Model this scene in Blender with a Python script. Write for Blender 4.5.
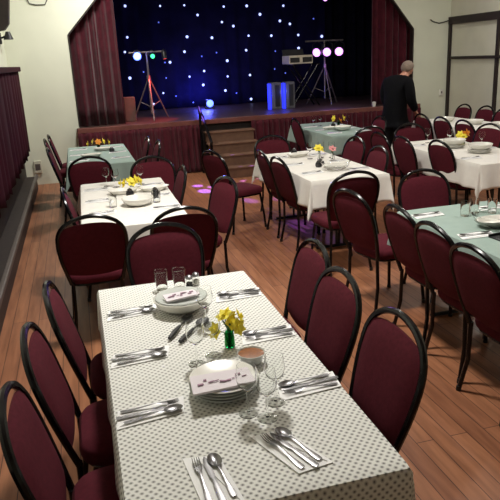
import bpy, math, random
from mathutils import Vector, Matrix
R_ = random.Random(7)
PI = math.pi
sc = bpy.context.scene
COL = sc.collection
for o in list(bpy.data.objects): bpy.data.objects.remove(o)

# ------------------------------------------------------------ camera
def make_camera():
    pitch, roll, yaw, H = 0.298, 0.051, 0.254, 1.87
    cy, sy = math.cos(yaw), math.sin(yaw)
    f = Vector((sy*math.cos(pitch), cy*math.cos(pitch), -math.sin(pitch)))
    r = Vector((cy, -sy, 0)); d = f.cross(r)
    c, s = math.cos(roll), math.sin(roll)
    r2 = c*r + s*d; d2 = -s*r + c*d
    cam = bpy.data.objects.new('camera', bpy.data.cameras.new('camera'))
    m = Matrix((r2, -d2, -f)).transposed().to_4x4(); m.translation = (0, 0, H)
    cam.matrix_world = m
    cam.data.sensor_width = 36; cam.data.lens = 627/500*36
    cam.data.clip_start = .05
    COL.objects.link(cam); sc.camera = cam
make_camera()
# ------------------------------------------------------------ world, lights, exposure
w = bpy.data.worlds.new('world'); sc.world = w; w.use_nodes = True
w.node_tree.nodes['Background'].inputs[0].default_value = (.55, .6, .7, 1)
w.node_tree.nodes['Background'].inputs[1].default_value = .03
sc.view_settings.view_transform = 'Standard'; sc.view_settings.look = 'None'
sc.view_settings.gamma = 1; sc.view_settings.use_curve_mapping = False
sc.view_settings.exposure = 0.0
def area(loc, size, power, col=(1, .965, .90), rot=(0, 0, 0), shape='DISK'):
    l = bpy.data.lights.new('hall_lamp', 'AREA'); l.shape = shape; l.size = size; l.energy = power; l.color = col
    o = bpy.data.objects.new('hall_lamp', l); o.location = loc; o.rotation_euler = rot; COL.objects.link(o); return o
def spot(loc, target, power, col, angle, blend=.3, size=.02):
    l = bpy.data.lights.new('stage_spot', 'SPOT'); l.energy = power; l.color = col; l.spot_size = angle; l.spot_blend = blend
    l.shadow_soft_size = size
    o = bpy.data.objects.new('stage_spot', l); o.location = loc
    o.rotation_euler = (Vector(target)-Vector(loc)).to_track_quat('-Z', 'Y').to_euler(); COL.objects.link(o); return o
def point(loc, power, col, size=.03):
    l = bpy.data.lights.new('glow_lamp', 'POINT'); l.energy = power; l.color = col; l.shadow_soft_size = size
    o = bpy.data.objects.new('glow_lamp', l); o.location = loc; COL.objects.link(o); return o
for x, y, p in ((.9, 4.0, 132), (4.2, 4.0, 40), (.6, 9.7, 84), (3.2, 7.8, 32), (5.9, 8.2, 40)):
    area((x, y, 3.75), .45, p)

# ------------------------------------------------------------ materials
def s2l(c): return tuple(((v/255+.055)/1.055)**2.4 if v/255 > .04045 else v/255/12.92 for v in c) + (1,)
def mat(name, rgb, rough=.6, metal=0, noise=0, nscale=20, spec=.5, bump=0, bscale=80, sheen=0):
    m = bpy.data.materials.new(name); m.use_nodes = True
    nt = m.node_tree; b = nt.nodes['Principled BSDF']
    c = s2l(rgb); b.inputs['Base Color'].default_value = c
    b.inputs['Roughness'].default_value = rough; b.inputs['Metallic'].default_value = metal
    b.inputs['Specular IOR Level'].default_value = spec
    if sheen: b.inputs['Sheen Weight'].default_value = sheen
    if noise or bump:
        tc = nt.nodes.new('ShaderNodeTexCoord')
    if noise:
        n = nt.nodes.new('ShaderNodeTexNoise'); n.inputs['Scale'].default_value = nscale; n.inputs['Detail'].default_value = 4
        nt.links.new(tc.outputs['Object'], n.inputs['Vector'])
        r = nt.nodes.new('ShaderNodeValToRGB')
        r.color_ramp.elements[0].position = .3; r.color_ramp.elements[1].position = .7
        r.color_ramp.elements[0].color = tuple(v*(1-noise) for v in c[:3])+(1,)
        r.color_ramp.elements[1].color = tuple(min(1, v*(1+noise)) for v in c[:3])+(1,)
        nt.links.new(n.outputs['Fac'], r.inputs[0]); nt.links.new(r.outputs[0], b.inputs['Base Color'])
    if bump:
        n = nt.nodes.new('ShaderNodeTexNoise'); n.inputs['Scale'].default_value = bscale
        nt.links.new(tc.outputs['Object'], n.inputs['Vector'])
        bp = nt.nodes.new('ShaderNodeBump'); bp.inputs['Strength'].default_value = bump; bp.inputs['Distance'].default_value = .01
        nt.links.new(n.outputs['Fac'], bp.inputs['Height']); nt.links.new(bp.outputs[0], b.inputs['Normal'])
    return m
def emis(name, rgb, strength):
    m = bpy.data.materials.new(name); m.use_nodes = True; b = m.node_tree.nodes['Principled BSDF']
    b.inputs['Base Color'].default_value = s2l(rgb); b.inputs['Emission Color'].default_value = s2l(rgb)
    b.inputs['Emission Strength'].default_value = strength; return m
def glass(name, rgb=(250, 252, 250), rough=.03, alpha=1):
    m = bpy.data.materials.new(name); m.use_nodes = True; b = m.node_tree.nodes['Principled BSDF']
    b.inputs['Base Color'].default_value = s2l(rgb); b.inputs['Roughness'].default_value = rough
    b.inputs['Transmission Weight'].default_value = 1; b.inputs['IOR'].default_value = 1.18
    return m
M = dict(
    fabric=mat('maroon_upholstery', (82, 26, 37), .9, noise=.14, nscale=60, spec=.15, bump=.15, bscale=300),
    black=mat('black_gloss_tube', (11, 10, 13), .22, spec=.35),
    plastic=mat('black_plastic', (22, 22, 25), .5),
    drape=mat('maroon_velvet', (72, 17, 30), .9, noise=.25, nscale=9, spec=.2, sheen=.2),
    wdrape=mat('dark_maroon_fabric', (54, 14, 27), .9, noise=.2, nscale=7, spec=.15),
    velvet=mat('black_velvet', (13, 13, 26), .9, noise=.3, nscale=5, spec=.1),
    plaster=mat('cream_plaster', (220, 223, 205), .85, noise=.035, nscale=2.2, spec=.2, bump=.06, bscale=14),
    panel=mat('cream_panel', (206, 204, 186), .8, noise=.04, nscale=3, spec=.2),
    ceil=mat('ceiling_paint', (225, 222, 210), .9, noise=.03, nscale=2),
    timber=mat('dark_timber', (38, 26, 24), .6, noise=.3, nscale=12),
    stage_wood=mat('stage_boards', (70, 52, 48), .45, noise=.3, nscale=7),
    nosing=mat('stage_edging', (112, 66, 60), .35, noise=.25, nscale=8),
    step=mat('step_wood', (108, 78, 60), .6, noise=.18, nscale=10),
    grey=mat('grey_painted_rail', (92, 84, 80), .5, noise=.1),
    white=mat('white_cloth', (228, 225, 218), .85, noise=.03, nscale=18, spec=.2),
    teal=mat('pale_teal_cloth', (148, 166, 158), .85, noise=.04, nscale=18, spec=.2),
    napkin=mat('paper_napkin', (246, 246, 246), .8, noise=.02),
    steel=mat('stainless_steel', (118, 117, 118), .3, 1), starv=mat('black_velvet_blue_glow', (20, 18, 52), .9, noise=.35, nscale=3, spec=.1), metal=mat('grey_metal', (120, 112, 112), .4, .6),  # star cloth velvet: black cloth with the stage's blue glow in its colour
    china=mat('white_china', (228, 226, 218), .2, noise=.02, spec=.6),
    glass=glass('clear_glass', (252, 253, 252), .02), green=glass('green_glass', (20, 150, 80)),
    sauce=mat('brown_sauce', (140, 84, 40), .35, noise=.3, nscale=70),
    yellow=mat('yellow_petal', (244, 226, 70), .6, noise=.12, nscale=60),
    orange=mat('orange_petal', (232, 150, 40), .6, noise=.12, nscale=60),
    pink=mat('pink_petal', (226, 150, 150), .6, noise=.1, nscale=60),
    stem=mat('green_stem', (52, 96, 40), .6, noise=.2),
    skin=mat('skin', (196, 140, 118), .55, noise=.05, nscale=30),
    hair=mat('grey_hair', (128, 112, 100), .8, noise=.35, nscale=120),
    jacket=mat('black_jacket', (11, 11, 15), .9, noise=.2, nscale=20, spec=.15),
    trouser=mat('black_trousers', (18, 18, 24), .85, noise=.2),
    tabletop=mat('table_laminate', (120, 100, 80), .5, noise=.1),
    brownbox=mat('brown_cabinet', (84, 60, 52), .6, noise=.12),
    greybox=mat('grey_cabinet', (92, 92, 96), .5, noise=.1),
    mixer=mat('silver_mixer', (200, 190, 172), .45, noise=.12, nscale=40),
    led=emis('star_led', (176, 188, 255), 1.9), led_dim=emis('star_led_dim', (110, 130, 255), .8),
    lblue=emis('blue_lens', (90, 115, 255), 4), lgreen=emis('green_lens', (60, 235, 150), 2.2),
    lpurple=emis('purple_lens', (222, 140, 255), 3.2), lred=emis('red_lens', (255, 60, 60), 2),
    bstrip=emis('blue_strip', (40, 50, 255), 1.6), print_=mat('printed_napkin', (222, 214, 220), .8),
)
def math_node(nt, op, a, b=None):
    n = nt.nodes.new('ShaderNodeMath'); n.operation = op
    for i, v in enumerate((a, b)):
        if v is None: continue
        if isinstance(v, (int, float)): n.inputs[i].default_value = v
        else: nt.links.new(v, n.inputs[i])
    return n.outputs[0]
M['pressed'] = glass('pressed_glass', (236, 240, 236), .12); M['pressed'].node_tree.nodes['Principled BSDF'].inputs['Transmission Weight'].default_value = .45
def dotted():
    m = bpy.data.materials.new('dotted_cloth'); m.use_nodes = True; nt = m.node_tree; b = nt.nodes['Principled BSDF']
    b.inputs['Roughness'].default_value = .8; b.inputs['Specular IOR Level'].default_value = .25
    uv = nt.nodes.new('ShaderNodeUVMap'); sp = nt.nodes.new('ShaderNodeSeparateXYZ'); nt.links.new(uv.outputs[0], sp.inputs[0])
    a, h = .0245, .027
    u = math_node(nt, 'DIVIDE', sp.outputs[0], a); v = math_node(nt, 'DIVIDE', sp.outputs[1], h)
    def dist(ou, ov):
        fu = math_node(nt, 'SUBTRACT', math_node(nt, 'FRACT', math_node(nt, 'ADD', u, ou)), .5)
        fv = math_node(nt, 'SUBTRACT', math_node(nt, 'FRACT', math_node(nt, 'ADD', v, ov)), .5)
        x = math_node(nt, 'MULTIPLY', fu, a); y = math_node(nt, 'MULTIPLY', fv, h)
        return math_node(nt, 'SQRT', math_node(nt, 'ADD', math_node(nt, 'MULTIPLY', x, x), math_node(nt, 'MULTIPLY', y, y)))
    d = math_node(nt, 'MINIMUM', dist(0, 0), dist(.5, .5))
    r = nt.nodes.new('ShaderNodeValToRGB'); r.color_ramp.elements[0].position = .0030; r.color_ramp.elements[1].position = .0046
    r.color_ramp.elements[0].color = s2l((34, 30, 32)); r.color_ramp.elements[1].color = s2l((232, 232, 227))
    nt.links.new(d, r.inputs[0]); nt.links.new(r.outputs[0], b.inputs['Base Color']); return m
M['dotted'] = dotted()
def planks():
    m = bpy.data.materials.new('floor_boards'); m.use_nodes = True; nt = m.node_tree; b = nt.nodes['Principled BSDF']
    tc = nt.nodes.new('ShaderNodeTexCoord'); mp = nt.nodes.new('ShaderNodeMapping'); mp.inputs['Rotation'].default_value = (0, 0, PI/2)
    nt.links.new(tc.outputs['Object'], mp.inputs['Vector'])
    br = nt.nodes.new('ShaderNodeTexBrick'); br.inputs['Scale'].default_value = 1
    br.inputs['Brick Width'].default_value = 2.4; br.inputs['Row Height'].default_value = .095; br.inputs['Mortar Size'].default_value = .0022
    br.inputs['Color1'].default_value = s2l((172, 116, 82)); br.inputs['Color2'].default_value = s2l((150, 97, 68)); br.inputs['Mortar'].default_value = s2l((70, 38, 26))
    nt.links.new(mp.outputs[0], br.inputs['Vector'])
    n = nt.nodes.new('ShaderNodeTexNoise'); n.inputs['Scale'].default_value = 3; n.inputs['Detail'].default_value = 8
    m2 = nt.nodes.new('ShaderNodeMapping'); m2.inputs['Scale'].default_value = (9, .8, 1)
    nt.links.new(tc.outputs['Object'], m2.inputs['Vector']); nt.links.new(m2.outputs[0], n.inputs['Vector'])
    mx = nt.nodes.new('ShaderNodeMixRGB'); mx.blend_type = 'MULTIPLY'; mx.inputs[0].default_value = .7
    r = nt.nodes.new('ShaderNodeValToRGB'); r.color_ramp.elements[0].color = (.45, .38, .34, 1); r.color_ramp.elements[0].position = .3
    r.color_ramp.elements[1].position = .65; r.color_ramp.elements[1].color = (1, 1, 1, 1)
    nt.links.new(n.outputs['Fac'], r.inputs[0]); nt.links.new(br.outputs['Color'], mx.inputs[1]); nt.links.new(r.outputs[0], mx.inputs[2])
    nt.links.new(mx.outputs[0], b.inputs['Base Color']); b.inputs['Roughness'].default_value = .42
    bp = nt.nodes.new('ShaderNodeBump'); bp.inputs['Strength'].default_value = .25; bp.inputs['Distance'].default_value = .004
    nt.links.new(n.outputs['Fac'], bp.inputs['Height']); nt.links.new(bp.outputs[0], b.inputs['Normal'])
    return m
M['floor'] = planks()

# ------------------------------------------------------------ mesh helpers
class MB:
    def __init__(s): s.v = []; s.f = []; s.uv = None
    def add(s, vs, fs):
        o = len(s.v); s.v += [tuple(v) for v in vs]; s.f += [tuple(i+o for i in f) for f in fs]; return s
    def box(s, x0, x1, y0, y1, z0, z1):
        return s.add([(x, y, z) for x in (x0, x1) for y in (y0, y1) for z in (z0, z1)],
                     [(0, 1, 3, 2), (4, 6, 7, 5), (0, 4, 5, 1), (2, 3, 7, 6), (0, 2, 6, 4), (1, 5, 7, 3)])
    def obox(s, c, ax, ay, az, hx, hy, hz):
        c = Vector(c); ax, ay, az = Vector(ax).normalized(), Vector(ay).normalized(), Vector(az).normalized()
        return s.add([c+ax*i*hx+ay*j*hy+az*k*hz for i in (-1, 1) for j in (-1, 1) for k in (-1, 1)],
                     [(0, 1, 3, 2), (4, 6, 7, 5), (0, 4, 5, 1), (2, 3, 7, 6), (0, 2, 6, 4), (1, 5, 7, 3)])
    def prism(s, poly, y0, y1):   # poly in xz
        n = len(poly)
        return s.add([(x, y0, z) for x, z in poly]+[(x, y1, z) for x, z in poly],
                     [tuple(range(n)), tuple(range(2*n-1, n-1, -1))]+[(i, i+n, (i+1) % n+n, (i+1) % n) for i in range(n)])
    def tube(s, pts, r, n=8, cap=True):
        pts = [Vector(p) for p in pts]; rs = r if isinstance(r, (list, tuple)) else [r]*len(pts)
        vs = []; fs = []; prev = None
        for i, p in enumerate(pts):
            t = (pts[min(i+1, len(pts)-1)]-pts[max(i-1, 0)]).normalized()
            if prev is None:
                a = Vector((0, 0, 1)) if abs(t.z) < .9 else Vector((1, 0, 0)); u = t.cross(a).normalized()
            else: u = (prev-t*prev.dot(t)).normalized()
            prev = u; v = t.cross(u)
            for k in range(n):
                an = 2*PI*k/n; vs.append(p+(u*math.cos(an)+v*math.sin(an))*rs[i])
        for i in range(len(pts)-1):
            for k in range(n): fs.append((i*n+k, i*n+(k+1) % n, (i+1)*n+(k+1) % n, (i+1)*n+k))
        if cap: fs += [tuple(range(n-1, -1, -1)), tuple((len(pts)-1)*n+k for k in range(n))]
        return s.add(vs, fs)
    def lathe(s, prof, c=(0, 0, 0), n=24, sx=1, sy=1):
        vs = []; fs = []
        for r, z in prof:
            for k in range(n): vs.append((c[0]+sx*r*math.cos(2*PI*k/n), c[1]+sy*r*math.sin(2*PI*k/n), c[2]+z))
        for i in range(len(prof)-1):
            for k in range(n): fs.append((i*n+k, i*n+(k+1) % n, (i+1)*n+(k+1) % n, (i+1)*n+k))
        if prof[0][0] > 1e-6: fs.append(tuple(range(n-1, -1, -1)))
        if prof[-1][0] > 1e-6: fs.append(tuple((len(prof)-1)*n+k for k in range(n)))
        return s.add(vs, fs)
    def ell(s, c, rx, ry, rz, nu=12, nv=8, rot=None):
        vs = []; fs = []; c = Vector(c)
        for j in range(nv+1):
            th = PI*j/nv
            for i in range(nu):
                p = Vector((rx*math.sin(th)*math.cos(2*PI*i/nu), ry*math.sin(th)*math.sin(2*PI*i/nu), rz*math.cos(th)))
                if rot: p = rot @ p
                vs.append(c+p)
        for j in range(nv):
            for i in range(nu): fs.append((j*nu+i, (j+1)*nu+i, (j+1)*nu+(i+1) % nu, j*nu+(i+1) % nu))
        return s.add(vs, fs)
    def build(s, name, m, parent=None, smooth=True, bevel=0, uvs=None, solid=0):
        me = bpy.data.meshes.new(name); me.from_pydata(s.v, [], s.f)
        me.materials.append(m)
        import bmesh
        bm = bmesh.new(); bm.from_mesh(me); 
        if uvs is None:
            bmesh.ops.remove_doubles(bm, verts=bm.verts, dist=1e-6); bmesh.ops.recalc_face_normals(bm, faces=bm.faces)
        bm.to_mesh(me); bm.free()
        if uvs is not None:
            l = me.uv_layers.new(name='UVMap')
            for lp in me.loops: l.data[lp.index].uv = uvs[lp.vertex_index]
        for p in me.polygons: p.use_smooth = smooth
        if smooth:
            try: me.set_sharp_from_angle(angle=math.radians(42))
            except Exception: pass
        o = bpy.data.objects.new(name, me); COL.objects.link(o)
        if parent is not None: o.parent = parent
        if bevel:
            b = o.modifiers.new('bevel', 'BEVEL'); b.width = bevel; b.segments = 2; b.limit_method = 'ANGLE'
        if solid:
            b = o.modifiers.new('solid', 'SOLIDIFY'); b.thickness = solid; b.offset = 0
        return o
def tag(o, label=None, cat=None, group=None, kind=None):
    if label: o['label'] = label
    if cat: o['category'] = cat
    if group: o['group'] = group
    if kind: o['kind'] = kind
    return o
def struct(o): o['kind'] = 'structure'; return o
def empty(name, loc=(0, 0, 0), rz=0, label=None, cat=None, group=None):
    o = bpy.data.objects.new(name, None); o.empty_display_size = .1; COL.objects.link(o); o.location = loc; o.rotation_euler = (0, 0, rz)
    return tag(o, label, cat, group)
def copy_tree(o, parent=None):
    c = o.copy(); COL.objects.link(c)
    if parent is not None: c.parent = parent
    for ch in [k for k in o.children]: copy_tree(ch, c)
    return c
used = set()
def place(proto, loc, rz, label, group=None, tilt=None):
    if proto.name in used: o = copy_tree(proto)
    else: o = proto; used.add(proto.name)
    o.location = loc; o.rotation_euler = (tilt[0] if tilt else 0, tilt[1] if tilt else 0, rz)
    o['label'] = label
    if group: o['group'] = group
    elif 'group' in o: del o['group']
    return o

# ------------------------------------------------------------ the setting
XL, XR, YS, YB, HC = -.95, 6.93, 10.97, -2.5, 4.0
struct(MB().box(XL-.2, XR+.2, YB-.2, YS+.02, -.1, 0).build('floor', M['floor'], smooth=False))
struct(MB().box(XL-.2, XR+.2, YB-.2, YS+.2, HC, HC+.1).build('ceiling', M['ceil'], smooth=False))
struct(MB().box(XL-.2, XL, YB-.2, YS, 0, HC).build('wall_left', M['plaster'], smooth=False))
wr = struct(MB().box(XR, XR+.2, YB-.2, YS, 0, HC).build('wall_right', M['panel'], smooth=False))
struct(MB().box(XL-.2, XR+.2, YB-.2, YB, 0, HC).build('wall_rear', M['plaster'], smooth=False))
wb = MB()
wb.prism([(XL-.2, 0), (.03, 0), (.03, 2.35), (1.08, 3.46), (1.08, HC), (XL-.2, HC)], YS, YS+.07)
wb.prism([(XR+.2, 0), (XR+.2, HC), (5.12, HC), (5.12, 3.46), (6.16, 2.22), (6.16, 0)], YS, YS+.07)
wb.box(1.08, 5.12, YS, YS+.07, 3.46, HC)
struct(wb.build('wall_stage', M['plaster'], smooth=False))
# dark framing round the stage opening
ta = MB()
for a, b in (((.03, .9), (.03, 2.35)), ((.03, 2.35), (1.08, 3.46)), ((6.16, 2.22), (5.12, 3.46)), ((6.16, .9), (6.16, 2.22))):
    a3, b3 = Vector((a[0], YS+.045, a[1])), Vector((b[0], YS+.045, b[1])); d = (b3-a3)
    ta.obox((a3+b3)/2, d, (0, 1, 0), d.cross(Vector((0, 1, 0))), d.length/2, .055, .012)
struct(ta.build('trim_1', M['timber'], smooth=False))
# timber frame on the right wall
tr = MB()
tr.box(XR-.05, XR, YB, YS-.001, 2.27, 2.40)
tr.box(XR-.04, XR, YB, YS-.001, 1.65, 1.70)
for y in (YS-.035, 9.50, 8.0, 6.5, 5.0, 3.5): tr.box(XR-.045, XR, y-.03, y+.03, 0, 2.27)
struct(tr.build('trim_2', M['timber'], smooth=False))
# stage house
ST = .88
struct(MB().box(-1.2, 7.4, YS+.08, 14.4, ST-.05, ST).box(-.02, 6.2, 10.72, YS+.08, ST-.05, ST).build('floor_stage', M['stage_wood'], smooth=False))
struct(MB().box(-1.2, 7.4, 14.25, 14.4, ST, 4.6).build('wall_stage_rear', M['velvet'], smooth=False))
struct(MB().box(-1.3, -1.2, YS+.2, 14.4, ST-.05, 4.6).build('wall_stage_left', M['velvet'], smooth=False))
struct(MB().box(7.4, 7.5, YS+.2, 14.4, ST-.05, 4.6).build('wall_stage_right', M['velvet'], smooth=False))
struct(MB().box(-1.3, 7.5, YS+.2, 14.4, 4.6, 4.7).build('ceiling_stage', M['velvet'], smooth=False))
struct(MB().box(-.02, 6.2, 10.70, 10.76, ST-.07, ST+.012).build('trim_3', M['nosing'], smooth=False, bevel=.008))
struct(MB().box(-.02, 6.2, 10.80, 10.96, 0, ST-.06).build('trim_4', M['timber'], smooth=False))

def drape(name, x0, x1, y, z0, z1, amp, pleat, m, label=None, cat='curtain', axis='x', flare=0, parent=None, solid=.008, group=None, seed=1, rag=0):
    rr = random.Random(seed); n = int((x1-x0)/pleat*10); nz = 10
    ph = [rr.uniform(-.5, .5) for _ in range(9)]
    vs = []; fs = []
    for j in range(nz+1):
        t = j/nz
        for i in range(n+1):
            s = i/n; xx = x0+(x1-x0)*s
            a = 2*PI*(xx-x0)/pleat
            a += 1.1*math.sin(a*.31+ph[0])+.6*math.sin(a*.17+ph[1]*3)
            d = amp*(math.sin(a)+.35*math.sin(2*a+ph[2]+t*1.5))*(.6+.4*(1-t))
            z = z0+(z1-z0)*t + (rag*math.sin(a*.5)*(1-t))
            yy = y+d*(1+flare*(1-t))
            vs.append((xx, yy, z) if axis == 'x' else (yy, xx, z))
    for j in range(nz):
        for i in range(n): fs.append((j*(n+1)+i, j*(n+1)+i+1, (j+1)*(n+1)+i+1, (j+1)*(n+1)+i))
    o = MB().add(vs, fs).build(name, m, parent, solid=solid)
    if label: tag(o, label, cat, group)
    return o
drape('stage_curtain', -.10, .80, 11.17, ST+.005, 3.9, .05, .15, M['drape'], 'long maroon pleated stage curtain at the left of the stage opening', seed=3)
drape('stage_curtain', 5.42, 6.30, 11.17, ST+.005, 3.9, .05, .14, M['drape'], 'long maroon pleated stage curtain at the right of the stage, behind the person', seed=4)
drape('stage_skirt', -.02, 2.03, 10.70, .012, ST-.06, .022, .10, M['drape'], 'maroon pleated skirt covering the stage front left of the wooden steps', 'stage skirt', seed=5)
drape('stage_skirt', 2.92, 6.2, 10.70, .012, ST-.06, .022, .10, M['drape'], 'maroon pleated skirt covering the stage front right of the wooden steps', 'stage skirt', seed=6)
# star cloth
STARS = [(1.24,3.0),(1.96,2.98),(2.47,2.98),(3.32,2.93),(3.83,2.93),(2.74,2.78),(3.26,2.62),(3.51,2.53),(1.9,2.66),(.96,2.61),(1.22,2.39),(2.48,2.35),(3.02,2.31),(3.84,2.32),(2.4,2.05),(3.77,2.02),(2.77,1.94),(3.1,2.0),(3.33,1.82),(2.07,1.85),(1.96,1.85),(1.14,2.1),(1.49,1.68),(1.19,1.57),(1.96,1.53),(2.47,1.53),(2.8,1.63),(2.76,1.34),(3.32,1.49),(3.83,1.49),(1.87,1.22),(2.14,1.14),(3.25,1.19),(3.5,1.12),(3.83,.97),(1.64,1.0),(2.51,.98),(4.12,2.75),(4.66,2.91),(4.57,2.6),(4.8,2.53),(4.36,2.3),(4.99,2.29),(5.36,2.62),(4.44,1.97),(4.99,2.01),(4.66,1.49),(5.55,2.24),(4.41,1.59)]
for _ in range(16): STARS.append((round(R_.uniform(.6, 5.4), 2), round(R_.uniform(3.15, 3.75), 2)))
DIM = {8, 16, 17, 20, 24, 31, 33, 36, 43, 44, 46, 48, 22}
cloth = drape('star_cloth', .1, 5.75, 14.0, ST+.01, 3.95, .012, .35, M['starv'], 'black star cloth hanging at the back of the stage, dotted with small white lights', 'backdrop', seed=8)
for i, (x, z) in enumerate(STARS):
    r = .016 if i in DIM else R_.uniform(.020, .032)
    o = MB().ell((0, 0, 0), r, r*.7, r, 10, 6).build('star_light', M['led_dim' if i in DIM else 'led'], cloth); o.location = (x, 13.965, z)
    if i in DIM: o['label'] = 'dim blue star light'
drape('black_drape', 5.6, 7.35, 13.9, ST+.01, 3.95, .03, .25, M['velvet'], 'plain black drape without lights beside the star cloth, behind the right stage curtain', seed=9)
# steps
st = empty('stage_steps', (2.48, 10.2, 0), 0, 'four brown wooden steps leading up to the middle of the stage', 'steps')
for k in range(4):
    z1 = .70-.175*k; y1 = 10.66-.2*(k); y0 = y1-.22
    MB().box(-.40, .40, y0-10.2, 10.66-10.2-.2*k+.0, 0 if k == 3 else z1-.175, z1-.025).build('riser', M['step'], st, smooth=False)
    MB().box(-.43, .43, y0-10.2-.02, y1-10.2, z1-.025, z1).build('tread', M['step'], st, smooth=False, bevel=.006)
hr = empty('handrail', (2.0, 10.2, 0), 0, 'black metal handrail standing at the left of the stage steps', 'handrail')
for y in (-.42, .40):
    MB().tube([(0, y, 0), (0, y, .62 if y < 0 else 1.1)], .022).build('post', M['black'], hr)
MB().tube([(0, -.46, .60), (0, .44, 1.12)], .024).build('rail', M['black'], hr)
# left wall: curtain over the window, pelmet, plinth
cu = empty('window_curtain', (-.775, 7.0, 0), 0, 'dark maroon curtain with pelmet hanging along the left wall', 'curtain')
drape('curtain_fabric', 10.45-7-6.4, 10.45-7, 0, .62, 1.86, .022, .42, M['wdrape'], axis='y', parent=cu, seed=11, rag=.03)
MB().box(-.10, .045, -2.98, 3.5, 1.83, 1.90).build('pelmet', M['wdrape'], cu, smooth=False, bevel=.01)
struct(MB().box(XL, XL+.03, YB, YS, 0, .62).build('trim_5', M['timber'], smooth=False))  # dark boarding added to stand in for the shade below the curtain hem
pl = empty('low_bench', (-.83, 6.5, 0), 0, 'long low dark wooden bench with a grey front rail along the left wall', 'bench')
MB().box(-.085, .09, -6.0, 4.1, 0, .17).build('base', M['timber'], pl, smooth=False)
MB().box(.07, .115, -6.0, 4.1, .18, .235).build('front_rail', M['grey'], pl, smooth=False, bevel=.01)
MB().box(-.085, .068, -6.0, 4.1, .17, .2).build('seat_board', M['timber'], pl, smooth=False)
# brace, wall lamp, on left wall
br_ = MB()
br_.prism([(0, 0), (.13, .02), (.20, .10), (.25, .42), (.40, 1.35), (0, 1.35)], -.09, .09)
o = br_.build('roof_brace', M['timber'], smooth=False, bevel=.01); o.location = (XL, 9.9, 2.38)
struct(o); o.name = 'trim_6'
wl = empty('wall_lamp', (XL, 10.3, 2.31), 0, 'small dark wall lamp under the dark timber brace at the left', 'wall lamp')
MB().box(0, .03, -.05, .05, -.08, .08).build('mount', M['plastic'], wl, smooth=False, bevel=.008)
MB().tube([(.02, 0, 0), (.10, 0, .03)], .014).build('arm', M['plastic'], wl)
MB().lathe([(.03, .07), (.07, -.04), (.066, -.04), (.026, .065)], (.13, 0, .02)).build('shade', M['plastic'], wl)
cb = MB().tube([(0, 0, 0), (.03, 0, -.07), (.12, 0, -.09), (.26, 0, -.09), (.30, 0, -.02), (.32, 0, .12)], .008, 6).build('cable', M['plastic'])
cb.location = (-.52, YS-.012, 2.90); tag(cb, 'thin dark cable looping on the white wall near the ceiling, left of the stage', 'cable')
cb = MB().tube([(0, 0, .04), (.06, 0, 0), (.18, 0, -.03), (.30, 0, -.01), (.38, 0, .01)], .010, 6).build('cable', M['plastic'])
cb.location = (6.50, YS-.012, 2.33); tag(cb, 'dark cable sagging on the white wall right of the stage, by the timber frame', 'cable')
so = empty('wall_socket', (6.78, YS, 1.05), 0, 'small pale switch box on the white wall right of the stage', 'switch box')
MB().box(-.04, .04, -.03, 0, -.06, .06).build('box', M['china'], so, smooth=False, bevel=.005)
MB().box(-.012, .012, -.038, -.03, -.02, .02).build('rocker', M['grey'], so, smooth=False)
so = empty('wall_socket', (-.72, YS, .30), 0, 'small pale socket box low on the white wall left of the stage', 'socket')
MB().box(-.06, .06, -.035, 0, -.1, .1).build('box', M['panel'], so, smooth=False, bevel=.005)
MB().box(-.04, .04, -.04, -.035, -.05, .05).build('face_plate', M['grey'], so, smooth=False)

# ------------------------------------------------------------ stage equipment
def stand(name, loc, h, label, spread, m, bar=.0, rz=0, leg=.48):
    t = empty(name, loc, rz, label, 'lighting stand')
    MB().tube([(0, 0, .12), (0, 0, h)], .018).build('pole', m, t)
    for k in range(3):
        a = 2*PI*k/3+.5
        c, s = math.cos(a), math.sin(a)
        l = MB().tube([(.01*c, .01*s, h*leg), (spread*c, spread*s, .012)], .013).build('leg', m, t)
        MB().tube([(.0, .0, h*.2), (spread*.55*c, spread*.55*s, h*leg*.45)], .008).build('brace', m, t)
    MB().lathe([(.03, -.05), (.032, 0), (.03, .05)], (0, 0, h*leg), 10).build('collar', m, t)
    if bar: MB().tube([(-bar, 0, h), (bar, 0, h)], .016).build('crossbar', m, t)
    return t
def par(loc, rz, tilt, lens, label, r=.07, L=.14, hang=.1, group=None):
    t = empty('stage_light', loc, rz, label, 'stage light', group)
    Rm = Matrix.Rotation(tilt, 3, 'X')
    def T(mb): mb.v = [tuple(Rm @ Vector(v)) for v in mb.v]; return mb
    c = MB().lathe([(r*.6, 0), (r, .03), (r, L), (r*.93, L), (r*.93, L-.015)], (0, 0, 0), 16)
    c.v = [(x, -z+L*.5, y) for x, y, z in c.v]; T(c).build('housing', M['plastic'], t)
    c = MB().lathe([(r*.92, 0), (r*.8, .012), (0, .018)], (0, 0, L-.018), 16)
    c.v = [(x, -z+L*.5, y) for x, y, z in c.v]; T(c).build('lens', lens, t)
    MB().tube([(-r-.01, 0, 0), (-r-.01, 0, hang*.7), (0, 0, hang), (r+.01, 0, hang*.7), (r+.01, 0, 0)], .006, 6).build('yoke', M['plastic'], t)
    return t
stand('lighting_stand', (1.30, 11.45, ST), 1.16, 'tripod lighting stand glowing red at the left of the stage', .36, M['metal'], .30, leg=.62)
par((1.13, 11.40, 1.98), -.05, .05, M['lblue'], 'bright blue stage light above the left tripod', r=.075)
par((1.39, 11.40, 1.97), .0, .05, M['lgreen'], 'green stage light next to the blue one above the left tripod', r=.042)
par((1.60, 11.42, 1.98), .6, 1.35, M['lred'], 'small red-lensed stage light added to the left crossbar for the red glow below', r=.04)  # unseen red head added on the bar to redden the tripod
rs = spot((1.62, 11.22, 1.9), (1.28, 11.40, 1.1), 90, (1, .08, .07), 1.15)
spot((1.13, 11.28, 1.98), (1.0, 12.9, 2.6), 10, (.15, .2, 1), 2.4)
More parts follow.
